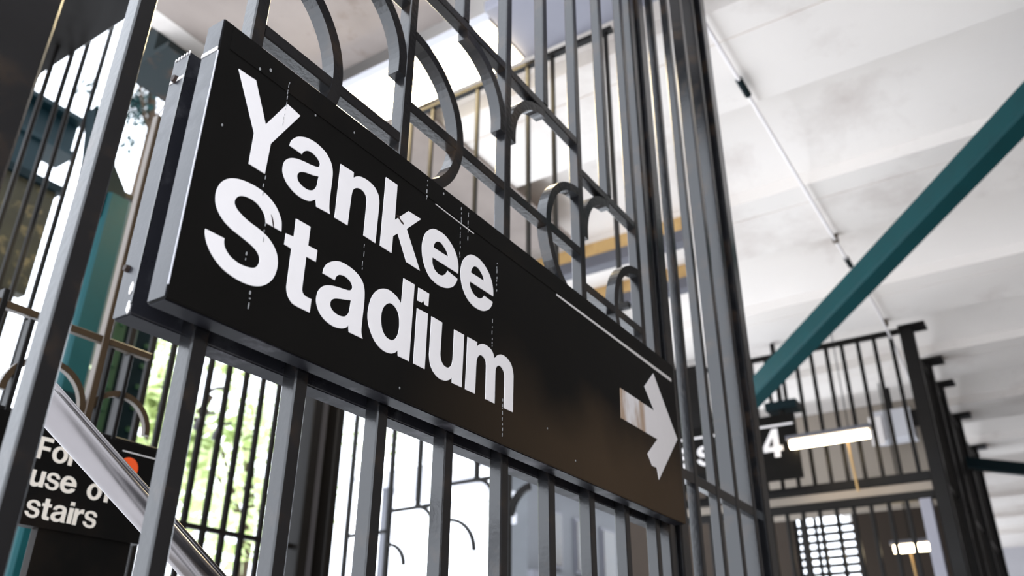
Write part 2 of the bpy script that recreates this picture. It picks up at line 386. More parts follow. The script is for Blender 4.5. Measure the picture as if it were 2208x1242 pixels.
H_GLYPH['r'] = [[(0, 0, 1), (0.19, 0, 1), (0.19, 0.36, 1), (0.22, 0.48, 0), (0.32, 0.55, 0), (0.44, 0.55, 1), (0.44, 0.75, 1), (0.30, 0.73, 0), (0.18, 0.61, 1), (0.18, 0.73, 1), (0, 0.73, 1)]]
H_GLYPH['f'] = [[(0.11, 0, 1), (0.31, 0, 1), (0.31, 0.58, 1), (0.45, 0.58, 1), (0.45, 0.72, 1), (0.31, 0.72, 1), (0.33, 0.82, 0), (0.45, 0.84, 1), (0.45, 1, 1), (0.28, 1.0, 0), (0.13, 0.9, 0), (0.11, 0.72, 1), (0, 0.72, 1), (0, 0.58, 1), (0.11, 0.58, 1)]]
H_GLYPH['4'] = [[(0.36, 0, 1), (0.56, 0, 1), (0.56, 0.21, 1), (0.67, 0.21, 1), (0.67, 0.38, 1), (0.56, 0.38, 1), (0.56, 1, 1), (0.36, 1, 1), (0, 0.40, 1), (0, 0.21, 1), (0.36, 0.21, 1)],
                [(0.36, 0.38, 1), (0.17, 0.38, 1), (0.36, 0.72, 1)]]
def word(parent, text, x, z, h, y, mat, gap=0.07, adv=None):
    """lettering lying on a panel whose face looks towards -Y"""
    for ch in text:
        if ch == ' ':
            x += 0.3 * h; continue
        loops = [spline(L) for L in H_GLYPH[ch]]
        w = max(p[0] for L in loops for p in L)
        lp = [[(x + p[0] * h, z + p[1] * h) for p in L] for L in loops]
        mb = MB()
        if ch == 'i':
            for L in lp: mb.poly_y([L], y - 0.0008, y)
        else:
            mb.poly_y(lp, y - 0.0008, y)
        mb.build('letter', mat, parent)
        x += (w + gap) * h
    return x

# ================================================================== THE SETTING
FL = -Z0                                     # floor level in the sign frame
ZC = 2.12                                    # underside of the ceiling beams
struct(MB().box(-3.0, 16.2, -1.45, 2.0, FL - 0.2, FL), 'floor', M_FLOOR)

# ceiling: jack-arch slab, beams 0.62 m wide every 1.4 m running across the passage
prof = [(0.83, ZC)]
edge = 2.70 - 1.4
while edge < 15.0:
    prof += [(edge - 0.452, ZC), (edge - 0.452, ZC + 0.008), (edge - 0.440, ZC + 0.008), (edge - 0.440, ZC)] if edge > 1.4 else []
    prof.append((edge, ZC))
    e2 = edge + 0.78
    for k in range(0, 13):
        t = k / 12
        prof.append((edge + 0.02 + 0.74 * t, ZC + 0.045 + 0.13 * math.sin(math.pi * (0.08 + 0.90 * t)) ** 0.8))
    prof.append((e2, ZC))
    edge += 1.4
prof.append((16.2, ZC))
prof = [p for i, p in enumerate(prof) if i == 0 or p[0] >= prof[i - 1][0] - 1e-6]
ring0 = [(x, -1.45, z) for x, z in prof] + [(16.2, -1.45, ZC + 0.45), (0.83, -1.45, ZC + 0.45)]
ring1 = [(x, 2.0, z) for x, z in [(p[0], p[2]) for p in ring0]]
cm = MB()
n = len(ring0)
cm.add(ring0 + ring1, [(i, (i + 1) % n, n + (i + 1) % n, n + i) for i in range(n)])
cap = tessellate_polygon([[Vector((p[0], p[2], 0)) for p in ring0]])
cm.f += [tuple(t) for t in cap] + [tuple(i + n for i in reversed(t)) for t in cap]
struct(cm, 'ceiling', M_CEIL)
struct(MB().box(-0.7, 16.2, -1.45, -1.25, FL, ZC), 'wall_right', M_WALL)
struct(MB().box(0.9, 9.0, -1.25, -0.97, ZC - 0.13, ZC), 'unseen_dark_box', M_FARWALL)   # added unseen dark box, keeps bright ceiling reflections off the bar fronts
# far wall with a barred opening
wx = 9.5
wf = MB()
wf.box(wx, wx + 0.2, 0.1, 1.38, FL, ZC); wf.box(wx, wx + 0.2, 2.02, 4.2, FL, ZC)
wf.box(wx, wx + 0.2, 1.38, 2.02, FL, 0.9); wf.box(wx, wx + 0.2, 1.38, 2.02, 1.72, ZC)
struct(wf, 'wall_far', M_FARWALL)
struct(MB().box(16.0, 16.2, -1.25, 2.0, FL, ZC), 'wall_end', M_PALE)
struct(MB().box(7.3, 7.4, 0.12, 2.0, 1.22, ZC), 'trim_1', M_TAUPE)
struct(MB().box(0.86, 1.54, 0.95, 1.895, ZC - 0.014, ZC), 'trim_2', M_BARE)
struct(MB().box(1.81, 3.3, 1.40, 1.895, ZC - 0.014, ZC), 'trim_3', M_BARE)
gr = thing('window_grille', 'small barred opening glowing white at the far end of the passage', 'grille', (wx + 0.05, 1.7, 0.9))
hb = MB().box(-0.015, 0.015, -0.32, 0.32, -0.02, 0.02).mesh('crossbar')
for k in range(8): rep('crossbar', hb, M_IRON_FAR, gr, (wx + 0.06, 1.7, 0.95 + 0.085 * k))
vb = MB().box(-0.012, 0.012, -0.02, 0.02, 0, 0.82).mesh('bar')
for y in (1.52, 1.78, 1.93): rep('bar', vb, M_IRON_FAR, gr, (wx + 0.03, y, 0.9))

# ================================================================== NEAR IRON FENCE
PX, P0, BW, BD = 0.1235, 0.0505, 0.0175, 0.020
YB0, YB1 = 0.026, 0.046
def bx(k): return P0 + PX * k
def bc(k): return bx(k) + BW / 2
fence = thing('iron_fence', 'tall black iron bar fence with curled scrolls carrying the large station sign', 'fence', (0.8, 0.036, FL))
FT = 2.10
full = MB().cbar(0, BW, 0, BD, 0, FT - FL).mesh('bar')
low = MB().cbar(0, BW, 0, BD, 0, 0.31 - FL).mesh('bar')
for k in (-1, 0, 2, 4, 6, 8):
    rep('bar', full, M_IRON, fence, (bx(k), YB0, FL))
for k in (1, 3, 5, 7):
    rep('bar', low, M_IRON, fence, (bx(k), YB0, FL))
for k, zb in ((1, 0.615), (3, 0.677), (5, 0.677), (7, 0.615)):
    MB().cbar(bx(k), bx(k) + BW, YB0, YB1, zb, FT).build('bar', M_IRON, fence)
# right hand bars beyond the sign
deep = MB().cbar(0, 0.022, 0, 0.034, 0, FT - FL, 0.002).mesh('bar')
for j in range(4):
    rep('bar', full if j < 2 else deep, M_IRON, fence, (1.251 + 0.1217 * j, YB0, FL))
# stepped rails
def rail(x0, x1, ztop, th=0.017):
    MB().cbarx(x0, x1, YB0 + 0.001, YB1 - 0.001, ztop - th, ztop).build('rail', M_IRON, fence)
rail(bx(2) + BW, bx(4), 0.435); rail(bx(4) + BW, bx(6), 0.435)
rail(bx(0) + BW, bx(2), 0.372); rail(bx(6) + BW, bx(8), 0.372); rail(bx(-1) + BW, bx(0), 0.70)
rail(bx(2) + BW, bx(4), 0.677); rail(bx(4) + BW, bx(6), 0.677)
rail(bx(0) + BW, bx(2), 0.615); rail(bx(6) + BW, bx(8), 0.615)
rail(1.180, 1.664, 0.126, 0.022)
rail(-0.073, 1.10, -1.62, 0.02); rail(1.18, 1.664, -1.62, 0.02)
# curled scrolls: half rings hugging k0, k2 (right side) and k6, k8 (left side)
for k, zc, sgn in ((0, 0.372, 1), (2, 0.432, 1), (6, 0.432, -1), (8, 0.372, -1)):
    a0, a1 = (-86, 86) if sgn > 0 else (266, 94)
    MB().arc(bc(k), zc, 0.1285, 0.1125, a0, a1, YB0 + 0.0005, YB1 - 0.0005, 32).build('scroll', M_IRON, fence)
# quarter scrolls under the upper rail
for kc, zc, sgn in ((3, 0.543, 1), (5, 0.543, -1), (1, 0.481, 1), (7, 0.481, -1)):
    a0, a1 = (0, 88) if sgn > 0 else (180, 92)
    MB().arc(bc(kc), zc, 0.1175, 0.1005, a0, a1, YB0 + 0.0005, YB1 - 0.0005, 18, leg=0.016).build('scroll', M_IRON, fence)
# posts
def post(x0, x1, y0=YB0 - 0.004, y1=YB1 + 0.012, zt=FT, c=0.003):
    return MB().cbar(x0, x1, y0, y1, FL, zt, c).build('post', M_IRON, fence)
post(-0.215, -0.134); post(1.104, 1.134, YB0 + 0.002, YB1 + 0.010); post(1.141, 1.180, YB0 - 0.006, YB1 + 0.02)
post(1.664, 1.714, YB0 - 0.012, YB1 + 0.03)

# ================================================================== MAIN SIGN
SL, SH, ST = 1.115, 0.31, 0.0255
sign = thing('station_sign', 'long black sign with white Yankee Stadium lettering and a right arrow, nearest the viewer', 'sign', (0, 0, 0))
def chamfer_box(mb, x0, x1, y0, y1, z0, z1, c):
    mb.cbarx(x0, x1, y0, y1, z0, z1, c); return mb
chamfer_box(MB(), 0.0012, SL, 0.0, ST, 0, SH, 0.0012).build('face_panel', M_SIGN_BROWN, sign)
MB().box(0.0, 0.0012, 0.0015, ST - 0.001, 0.0015, SH - 0.001).build('end_cap', M_CAP, sign)
MB().box(0.002, SL - 0.002, 0.003, ST - 0.002, -0.0012, 0.0).build('bottom_plate', M_UNDER, sign)
MB().box(0.012, SL, -0.0006, 0.0, 0.2785, SH - 0.002).build('top_strip', M_SIGN, sign)
for key in ('Y', 'a1', 'n', 'k', 'e1', 'e2', 'S', 't', 'a2', 'd', 'i', 'u', 'm'):
    loops = [[(x / 1000, z / 1000) for x, z in spline(L)] for L in GLYPHS[key]]
    mb = MB()
    if key == 'i':
        for L in loops: mb.poly_y([L], -0.0008, 0.0)
    else:
        mb.poly_y(loops, -0.0008, 0.0)
    mb.build('letter', M_VINYL, sign)
mb = MB(); mb.poly_y([[(x / 1000, z / 1000) for x, z, c in GLYPHS['arrow'][0]]], -0.0008, 0.0)
mb.build('arrow', M_ARROW, sign)['label'] = 'white right-pointing arrow, tail stained brown'
mb = MB(); mb.poly_y([[(0.654, 0.2735), (1.1, 0.2705), (1.1, 0.2770), (0.654, 0.2765)]], -0.0009, -0.0001)
mb.build('white_stripe', M_TAPE, sign)
mb = MB(); mb.poly_y([[(0.345, 0.2755), (0.43, 0.2735), (0.43, 0.2748), (0.345, 0.2765)]], -0.0009, -0.0001)
mb.build('white_stripe', M_TAPE, sign)
MB().box(-0.0006, 0.0, 0.0012, ST - 0.0005, 0.2690, 0.2735).build('white_stripe', M_TAPE, sign)
MB().box(-0.0004, 0.0006, -0.0004, 0.0006, 0.012, 0.268).build('edge_trim', M_PALE, sign)
# dried drips of white paint running down the face
def drip(x, z0, z1, w=0.0012):
    mb = MB(); z = z1
    while z > z0:
        h = random.uniform(0.0012, 0.007); ww = w * random.uniform(0.15, 0.6); xx = x + random.uniform(-0.0006, 0.0006)
        pts = [(xx - ww * .5, z - h * .5), (xx - ww * .3, z - h), (xx + ww * .3, z - h), (xx + ww * .5, z - h * .4), (xx + ww * .25, z), (xx - ww * .25, z)]
        mb.poly_y([pts], -0.0013, -0.0006)
        z -= h + random.uniform(0.0003, 0.006)
    mb.build('paint_drip', M_DRIP, sign)
drip(0.089, 0.236, 0.292); drip(0.087, 0.095, 0.116, 0.003); drip(0.083, 0.028, 0.04, 0.004); drip(0.078, 0.146, 0.166, 0.002)
drip(0.072, 0.066, 0.076, 0.004); drip(0.326, 0.272, 0.302, 0.0035); drip(0.40, 0.225, 0.300, 0.002); drip(0.416, 0.262, 0.30, 0.002)
drip(0.224, 0.126, 0.158, 0.0015); drip(0.478, 0.120, 0.165, 0.002); drip(0.487, 0.205, 0.255, 0.0015); drip(0.505, 0.012, 0.06, 0.0012)
for x, z, r in ((0.05, 0.281, .0012), (0.063, 0.289, .0015), (0.13, 0.275, .001), (0.02, 0.19, .0009), (0.19, 0.29, .001), (0.36, 0.30, .0013), (0.30, 0.012, .001), (0.62, 0.05, .001), (0.70, 0.022, .001)):
    MB().poly_y([[(x + r * math.cos(a), z + 1.6 * r * math.sin(a)) for a in (0, 1, 2.2, 3.1, 4.2, 5.3)]], -0.0010, -0.0005).build('paint_speck', M_DRIP, sign)

def chip(pts):
    mb = MB(); mb.poly_y([[(x / 1000, z / 1000) for x, z in pts]], -0.0012, -0.0005); mb.build('rust_chip', M_RUST, sign)
chip([(272, 221.5), (275.5, 223), (280, 219), (285, 217.5), (286.5, 215), (282, 215.5), (278, 218)])
chip([(92, 128), (94, 126), (96.5, 121), (98, 115), (96.5, 117), (94.5, 122)])

# rear sign box on the other side of the bars
back = thing('rear_sign_box', 'shallow black steel box bolted behind the fence bars, back to back with the station sign', 'sign box', (0, 0.046, 0))
chamfer_box(MB(), 0.0, 1.100, 0.0465, 0.0715, -0.003, 0.289, 0.001).build('box_body', M_CAP, back)
MB().box(0.002, 1.098, 0.0475, 0.0705, -0.0042, -0.003).build('bottom_plate', M_UNDER, back)
MB().box(-0.0008, 0.0, 0.0465, 0.049, 0.006, 0.284).build('rubber_seal', M_IRON, back)
def hexhead(y, z, r):
    mb = MB()
    mb.prism([(-0.0035, y + r * .8 * math.cos(k * math.pi / 6), z + r * .8 * math.sin(k * math.pi / 6)) for k in range(12)],
             [(0.0, y + r * math.cos(k * math.pi / 6), z + r * math.sin(k * math.pi / 6)) for k in range(12)])
    mb.build('bolt', M_RUST, back)
hexhead(0.0625, 0.260, 0.0045); hexhead(0.066, 0.045, 0.0036)
MB().box(-0.0006, 0.0, 0.0465, 0.0705, 0.2565, 0.2600).build('white_stripe', M_TAPE, back)
def blot(y, z, ry, rz):
    mb = MB(); pts = []
    for k in range(11):
        q = random.uniform(.7, 1.15); a = 2 * math.pi * k / 11
        pts.append((y + ry * q * math.cos(a), z + rz * q * math.sin(a)))
    mb.prism([(-0.0007, a, b) for a, b in pts], [(0.0, a, b) for a, b in pts])
    mb.build('chipped_paint', M_TAPE, back)
blot(0.0525, 0.022, 0.0026, 0.006); blot(0.0505, 0.004, 0.003, 0.007)
for i in range(6):
    blot(0.0475 + 0.0042 * i, 0.2885 - 0.0003 * i, 0.0014, 0.0022)

# ================================================================== HANDRAIL AND STAIR SIGN
hr = thing('stair_handrail', 'shiny stainless steel stair handrail sloping down behind the fence bars', 'handrail', (0.2, 0.32, -0.1))
d = Vector((0.20, 0, -0.128)).normalized()
p0 = Vector((0.098, 0.32, -0.016)); p1 = p0 + d * 1.2
pm = p0 - d * 0.02
MB().tube([pm, p1], 0.0165, 28).build('rail_tube', M_STEEL, hr, smooth=True)
nrm = Vector((-d.z, 0, d.x))
q = nrm * 0.0235 + Vector((0, 0.004, 0))
MB().tube([pm + q, p1 + q], 0.0035, 14).build('top_rod', M_STEEL, hr, smooth=True)
for t in (0.62, 1.05):
    c0 = p0 + d * t
    MB().tube([c0, c0 + Vector((0, 0.05, -0.03)), c0 + Vector((0, 0.09, -0.03))], 0.007, 10).build('bracket', M_STEEL, hr)

ss = thing('stairs_notice', 'small black notice with cream lettering about stairs and an orange disc, behind the handrail', 'sign', (0.46, 0.9, 0.05))
MB().box(0.30, 0.622, 0.9, 0.925, -0.030, 0.150).build('panel', M_SIGN, ss)
word(ss, 'For', 0.386, 0.083, 0.039, 0.9, M_CREAM)
word(ss, 'use', 0.386, 0.035, 0.039, 0.9, M_CREAM, gap=0.05)
word(ss, 'of', 0.493, 0.033, 0.039, 0.9, M_CREAM)
word(ss, 'stairs', 0.392, -0.0165, 0.039, 0.9, M_CREAM, gap=0.055)
mb = MB(); mb.poly_y([[(0.564 + 0.020 * math.cos(2 * math.pi * k / 32), 0.104 + 0.020 * math.sin(2 * math.pi * k / 32)) for k in range(32)]], 0.8985, 0.9)
mb.build('route_disc', M_ORANGE, ss)['label'] = 'orange-red route disc'
MB().box(0.545, 0.618, 0.8988, 0.9, 0.1325, 0.1345).build('white_stripe', M_TAPE, ss)
MB().box(0.44, 0.47, 0.925, 0.955, FL, 0.15).build('support_post', M_IRON_FAR, ss)
MB().box(0.425, 0.605, 0.905, 0.925, -0.40, -0.03).build('lower_panel', M_SIGN, ss)

# ================================================================== BACKGROUND, STAIR SIDE
# scrolled gate beyond the handrail
g = thing('scrolled_gate', 'blurred dark gate with brown scroll tops left of the station sign', 'gate', (0.42, 1.0, FL))
for x, w, zt in ((0.512, 0.016, 0.95), (0.30, 0.012, 0.40), (0.36, 0.010, 0.36), (0.53, 0.010, 0.36), (0.575, 0.010, 0.36)):
    MB().cbar(x - w / 2, x + w / 2, 0.99, 1.01, FL, zt).build('bar', M_BROWN if w > .015 else M_IRON_FAR, g)
MB().cbarx(0.28, 0.62, 0.992, 1.008, 0.365, 0.380).build('rail', M_BROWN, g)
MB().cbarx(0.28, 0.70, 0.992, 1.008, 0.165, 0.185).build('rail', M_IRON_FAR, g)
MB().arc(0.42, 0.215, 0.085, 0.073, 0, 180, 0.994, 1.006, 18).build('scroll', M_BROWN, g)
MB().arc(0.58, 0.205, 0.075, 0.063, 0, 180, 0.994, 1.006, 18).build('scroll', M_BROWN, g)

tc = thing('teal_column', 'blurred teal steel column with an angled gusset, behind the left end of the sign', 'column', (1.11, 2.25, FL))
MB().cbar(1.06, 1.155, 2.2, 2.32, FL, 1.47, 0.01).build('shaft', M_TEAL, tc)
MB().poly_y([[(1.155, 1.44), (1.125, 1.52), (1.03, 1.64), (1.00, 1.80), (0.93, 1.80), (0.99, 1.40), (1.06, 1.36)]], 2.22, 2.28).build('gusset', M_TEALDARK, tc)
MB().cbar(1.04, 1.175, 2.18, 2.34, 0.62, 0.66, 0.004).build('splice_plate', M_TEALDARK, tc)

gc = thing('green_column', 'dark green riveted steel column behind the lower left corner of the sign', 'column', (1.63, 2.85, FL))
MB().cbar(1.50, 1.60, 2.80, 2.84, FL, 1.9, 0.004).build('flange', M_GREEN, gc)
MB().cbar(1.60, 1.77, 2.83, 2.98, FL, 1.9, 0.004).build('web', M_TEALDARK, gc)
MB().cbar(1.64, 1.66, 2.80, 2.84, FL, 1.9, 0.002).build('angle_leg', M_GREEN, gc)
rv = MB().tube([(0, -0.012, 0), (0, 0, 0)], 0.012, 10).mesh('rivet')
for i in range(9):
    rep('rivet', rv, M_GREEN, gc, (1.575, 2.80, 0.75 + 0.1 * i))
    rep('rivet', rv, M_GREEN, gc, (1.73, 2.83, 0.80 + 0.1 * i))

bf = thing('stair_fence', 'blurred dark bar fence around the stairs, seen below the sign against green leaves', 'fence', (1.7, 2.4, FL))
tall = MB().cbar(-0.008, 0.008, -0.008, 0.008, 0, 2.75 - FL).mesh('bar')
shortb = MB().cbar(-0.013, 0.013, -0.009, 0.009, 0, 1.62 - FL).mesh('bar')
for x in (0.80, 0.862, 0.91, 0.985): rep('bar', tall, M_IRON_FAR, bf, (x, 2.4, FL))
for i in range(11): rep('bar', shortb, M_IRON_FAR, bf, (1.30 + 0.0985 * i, 2.4, FL))
MB().cbarx(0.75, 2.38, 2.39, 2.41, 0.34, 0.362).build('rail', M_IRON_FAR, bf)
MB().cbarx(1.05, 2.38, 2.39, 2.41, 1.60, 1.625).build('rail', M_IRON_FAR, bf)
for cx, cz in ((1.88, 0.86), (1.86, 0.74)):
    MB().arc(cx, cz, 0.10, 0.088, 95, 180, 2.394, 2.406, 14).build('scroll', M_GREY, bf)
MB().arc(1.96, 0.72, 0.10, 0.09, 100, 180, 2.394, 2.406, 14).build('scroll', M_GREY, bf)

dc = thing('dark_column', 'broad dark steel column standing behind the bars under the middle of the lettering', 'column', (2.5, 2.45, FL))
MB().cbar(2.385, 2.45, 2.36, 2.56, FL, 1.95, 0.006).build('flange', M_IRON_FAR, dc)
MB().cbar(2.45, 2.55, 2.43, 2.49, FL, 1.95, 0.004).build('web', M_GREY, dc)
MB().cbar(2.55, 2.605, 2.36, 2.56, FL, 1.95, 0.006).build('flange', M_IRON_FAR, dc)

# cross fence with stepped rails
cf = thing('cross_fence', 'dark stepped fence with curved scrolls running away under the word Stadium', 'fence', (3.6, 2.5, FL))
for y, zb, zt in ((3.24, FL, 1.6), (2.9, FL, 1.6), (2.677, 0.79, 1.6), (2.244, 0.90, 1.6), (2.02, FL, 1.6)):
    MB().cbar(3.59, 3.615, y - 0.016, y + 0.016, zb, zt, 0.003).build('bar', M_IRON_FAR, cf)
for y0, y1, z in ((2.43, 2.9, 0.78), (2.02, 2.43, 0.89), (2.9, 3.24, 0.66)):
    MB().cbary(3.59, 3.612, y0, y1, z - 0.012, z + 0.012).build('rail', M_IRON_FAR, cf)
def yarc(cy, cz, r, a0, a1):
    mb = MB().arc(cy, cz, r, r - 0.022, a0, a1, 0, 0.02, 18)
    mb.v = [(3.592 + b, a, c) for a, b, c in mb.v]
    mb.build('scroll', M_IRON_FAR, cf)
yarc(2.44, 0.49, 0.20, 88, 180); yarc(2.89, 0.45, 0.14, 88, 180); yarc(2.677, 0.66, 0.13, 88, 180); yarc(2.244, 0.77, 0.13, 88, 180)
yarc(1.85, 0.66, 0.17, 0, 80); yarc(1.85, 0.655, 0.155, 0, 80)

ol = thing('weathered_panel', 'weathered olive panel far left beyond the nearest fence bar', 'panel', (0.9, 3.05, 1.2))
MB().box(0.55, 1.225, 3.0, 3.06, 1.30, 1.83).build('sheet', M_OLIVE, ol)
MB().box(0.53, 1.245, 2.98, 3.08, 1.83, 1.87).build('cap_rail', M_TEALDARK, ol)
MB().box(0.62, 0.68, 3.0, 3.06, FL, 1.30).build('leg', M_IRON_FAR, ol)
MB().box(1.10, 1.16, 3.0, 3.06, FL, 1.30).build('leg', M_IRON_FAR, ol)

gd = thing('track_girder', 'dark steel girder end crossing the white sky at the upper left', 'girder', (1.6, 5.0, 3.3))
MB().box(0.2, 2.13, 5.0, 5.06, 3.34, 3.64).build('web', M_TEALDARK, gd)
MB().box(0.2, 2.13, 4.9, 5.16, 3.62, 3.66).build('flange', M_TEALDARK, gd)
MB().box(0.2, 2.13, 4.9, 5.16, 3.31, 3.35).build('flange', M_TEALDARK, gd)
MB().box(1.7, 1.9, 4.93, 5.13, FL, 3.31).build('support_column', M_TEALDARK, gd)

eb = thing('canopy_end_beam', 'dark steel beam along the open end of the ceiling, top left', 'beam', (0.7, 1.5, ZC))
MB().cbary(0.56, 0.83, -1.45, 4.2, ZC + 0.0, ZC + 0.30).build('beam_body', M_IRON_FAR, eb)
MB().cbary(0.50, 0.86, -1.45, 4.2, ZC - 0.02, ZC + 0.0).build('flange', M_IRON_FAR, eb)
sb = thing('canopy_side_beam', 'rust-stained dark beam along the stair side edge of the ceiling above the sign', 'beam', (3, 2.0, ZC))
M_RUSTB = paint('rust_stained_dark_steel', (0.010, 0.018, 0.02), 0.6, 0.3, scale=3, stain=(0.20, 0.075, 0.02), stain_amt=0.6, stain_scale=5)
MB().box(0.98, 9.5, 2.0, 2.14, ZC - 0.10, ZC + 0.30).build('beam_body', M_RUSTB, sb)
MB().box(0.98, 9.5, 1.90, 2.20, ZC - 0.13, ZC - 0.10).build('flange', M_RUSTB, sb)

# trees
def tree(label, x, y, z, r, rz, nleaf, mat, size, seed):
    rnd = random.Random(seed)
    t = thing('tree', label, 'tree', (x, y, FL - 4), 'trees beyond the station')
    MB().tube([(x, y, FL - 4), (x + 0.1, y, z - rz * 0.5), (x - 0.05, y + 0.1, z + rz * 0.4)], 0.09, 8).build('trunk', M_BARK, t)
    for k in range(4):
        a = k * 1.7
        MB().tube([(x, y, z - rz * 0.5), (x + r * .5 * math.cos(a), y + r * .5 * math.sin(a), z + rz * 0.2)], 0.03, 6).build('branch', M_BARK, t)
    mb = MB()
    cl = [(rnd.gauss(0, .45), rnd.gauss(0, .45), rnd.gauss(0, .45)) for _ in range(26)]
    for i in range(nleaf):
        c = cl[rnd.randrange(len(cl))]
        p = Vector((x + r * (c[0] + rnd.gauss(0, .14)), y + r * (c[1] + rnd.gauss(0, .14)), z + rz * (c[2] + rnd.gauss(0, .14))))
        a = Vector((rnd.gauss(0, 1), rnd.gauss(0, 1), rnd.gauss(0, 1))).normalized()
        b = a.orthogonal().normalized()
        s_ = size * rnd.uniform(.6, 1.2)
        mb.add([p - a * s_, p + b * s_ * .5, p + a * s_, p - b * s_ * .5], [(0, 1, 2, 3)])
    o = mb.build('foliage', mat, t); o['kind'] = 'stuff'
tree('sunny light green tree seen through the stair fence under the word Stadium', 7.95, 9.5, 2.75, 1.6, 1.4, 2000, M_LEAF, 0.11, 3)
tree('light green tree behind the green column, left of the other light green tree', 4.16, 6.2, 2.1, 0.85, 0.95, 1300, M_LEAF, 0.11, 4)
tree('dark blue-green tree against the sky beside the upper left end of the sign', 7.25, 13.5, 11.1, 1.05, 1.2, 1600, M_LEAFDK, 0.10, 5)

# pale platform building in the distance
pb = thing('platform_building', 'pale grey platform building blurred beyond the fence below the arrow sign', 'building', (10, 5.5, FL))
MB().box(8.9, 13.4, 5.2, 5.6, FL, 2.6).build('wall', M_BLUEGREY, pb)
MB().box(8.5, 13.8, 4.9, 5.8, 2.6, 2.75).build('roof', M_GREY, pb)
for i in range(5):
    w = MB().box(9.3 + 0.8 * i, 9.75 + 0.8 * i, 5.17, 5.2, 1.35, 2.1).build('window', M_GREY, pb)
    sub(MB().box(9.34 + 0.8 * i, 9.71 + 0.8 * i, 5.155, 5.17, 1.39, 2.06), 'pane', M_IRON, w)
MB().box(8.9, 13.4, 5.12, 5.2, 1.15, 1.25).build('ledge', M_GREY, pb)
cp = thing('platform_canopy', 'thin pale canopy roof in the distance between the fence uprights', 'canopy', (7.8, 5.5, FL))
MB().box(6.7, 8.42, 5.0, 6.2, 2.02, 2.08).build('roof_sheet', M_PALE, cp)
MB().box(7.1, 8.4, 5.05, 5.12, 1.72, 1.84).build('fascia', M_PALE, cp)
MB().box(8.3, 8.4, 5.3, 5.4, FL, 2.02).build('leg', M_GREY, cp); MB().box(7.1, 7.2, 6.0, 6.1, FL, 2.02).build('leg', M_GREY, cp)

# ================================================================== PASSAGE FITTINGS
lf = thing('ceiling_light', 'large glaring fluorescent ceiling light behind the fence scrolls', 'ceiling light', (1.67, 1.4, 2.0))
MB().cbary(1.545, 1.80, 0.775, 1.98, 2.0, 2.05, 0.004).build('housing', M_PALE, lf)
MB().cbary(1.56, 1.785, 0.79, 1.965, 1.985, 2.0, 0.003).build('diffuser', M_LAMP, lf)
MB().cbary(1.63, 1.72, 0.85, 1.90, 2.05, 2.115, 0.004).build('mounting_channel', M_GREY, lf)
bm_ = thing('grey_steel_beam', 'grey steel channel beside the large fluorescent light, top centre', 'beam', (1.67, 0.3, 2.0))
MB().cbary(1.50, 1.80, -0.9, 0.765, 2.0, 2.05, 0.004).build('soffit_plate', M_GREYL, bm_)
MB().cbary(1.55, 1.75, -0.9, 0.765, 2.05, 2.118, 0.004).build('upper_web', M_GREYL, bm_)

for lbl, x, yA in (('stained tan plywood header with a grey steel edge, seen through the fence above the arrow', 3.42, 0.78), ('farther tan plywood header behind the last fence scroll', 3.95, 0.95)):
    h = thing('plywood_header', lbl, 'header', (x, 1.2, 2.0), 'plywood headers')
    MB().cbary(x, x + 0.05, yA, 1.95, 2.03, ZC - 0.001, 0.003).build('board', M_TAN, h)
    MB().cbary(x - 0.01, x + 0.07, yA, 1.95, 1.955, 2.03, 0.004).build('steel_edge', M_GREY, h)

cd = thing('ceiling_conduit', 'thin white conduit pipe running along the whitewashed ceiling', 'conduit', (5, 0.127, 2.08))
MB().tube([(1.9, 0.127, 2.085), (5.2, 0.127, 2.085), (5.6, 0.135, 2.06), (6.2, 0.14, 1.93), (9.3, 0.14, 1.93)], 0.008, 12).build('pipe', M_VINYL, cd, smooth=True)
for x in (2.47, 4.33):
    MB().tube([(x, 0.127, 2.085), (x + 0.12, 0.127, 2.085)], 0.015, 12).build('coupling', M_TEALDARK, cd)
for x in (4.07, 5.44):
    MB().box(x, x + 0.03, 0.112, 0.142, 2.076, ZC).build('hanger', M_BROWN, cd)

br = thing('teal_brace', 'teal square steel brace slanting across the white ceiling on the right', 'brace', (3.8, 0, 1.7))
A = Vector((3.027, -0.743, 1.8)); B = Vector((4.3, 0.69, 1.409)); dd = (B - A).normalized()
MB().square_tube(A - dd * 1.45, B + dd * 0.35, 0.105, math.radians(45)).build('beam', M_TEAL, br)
e_ = A - dd * 1.40
MB().box(e_.x - 0.12, e_.x + 0.12, e_.y - 0.12, e_.y + 0.12, ZC - 0.02, ZC).build('ceiling_plate', M_TEALDARK, br)
f_ = B + dd * 0.33
MB().cbar(f_.x - 0.06, f_.x + 0.06, f_.y - 0.06, f_.y + 0.06, FL, f_.z + 0.06, 0.004).build('foot_post', M_TEALDARK, br)

# thin-barred gate hanging under the fluorescent light, across the stairs
xg = thing('thin_gate', 'thin brown-black bars hanging below the large fluorescent light, behind the scrolls', 'gate', (1.80, 0.9, 0.82))
tbm = MB().cbar(-0.007, 0.007, -0.007, 0.007, 0, 1.15, 0.001).mesh('bar')
for y in (1.36, 1.244, 1.013, 0.772, 0.660, 0.428): rep('bar', tbm, M_IRON_FAR, xg, (1.815, y, 0.82))
MB().cbary(1.802, 1.828, 0.40, 1.40, 1.968, 1.988, 0.002).build('rail', M_IRON_FAR, xg)
MB().cbary(1.802, 1.828, 0.40, 1.40, 0.82, 0.84, 0.002).build('rail', M_IRON_FAR, xg)

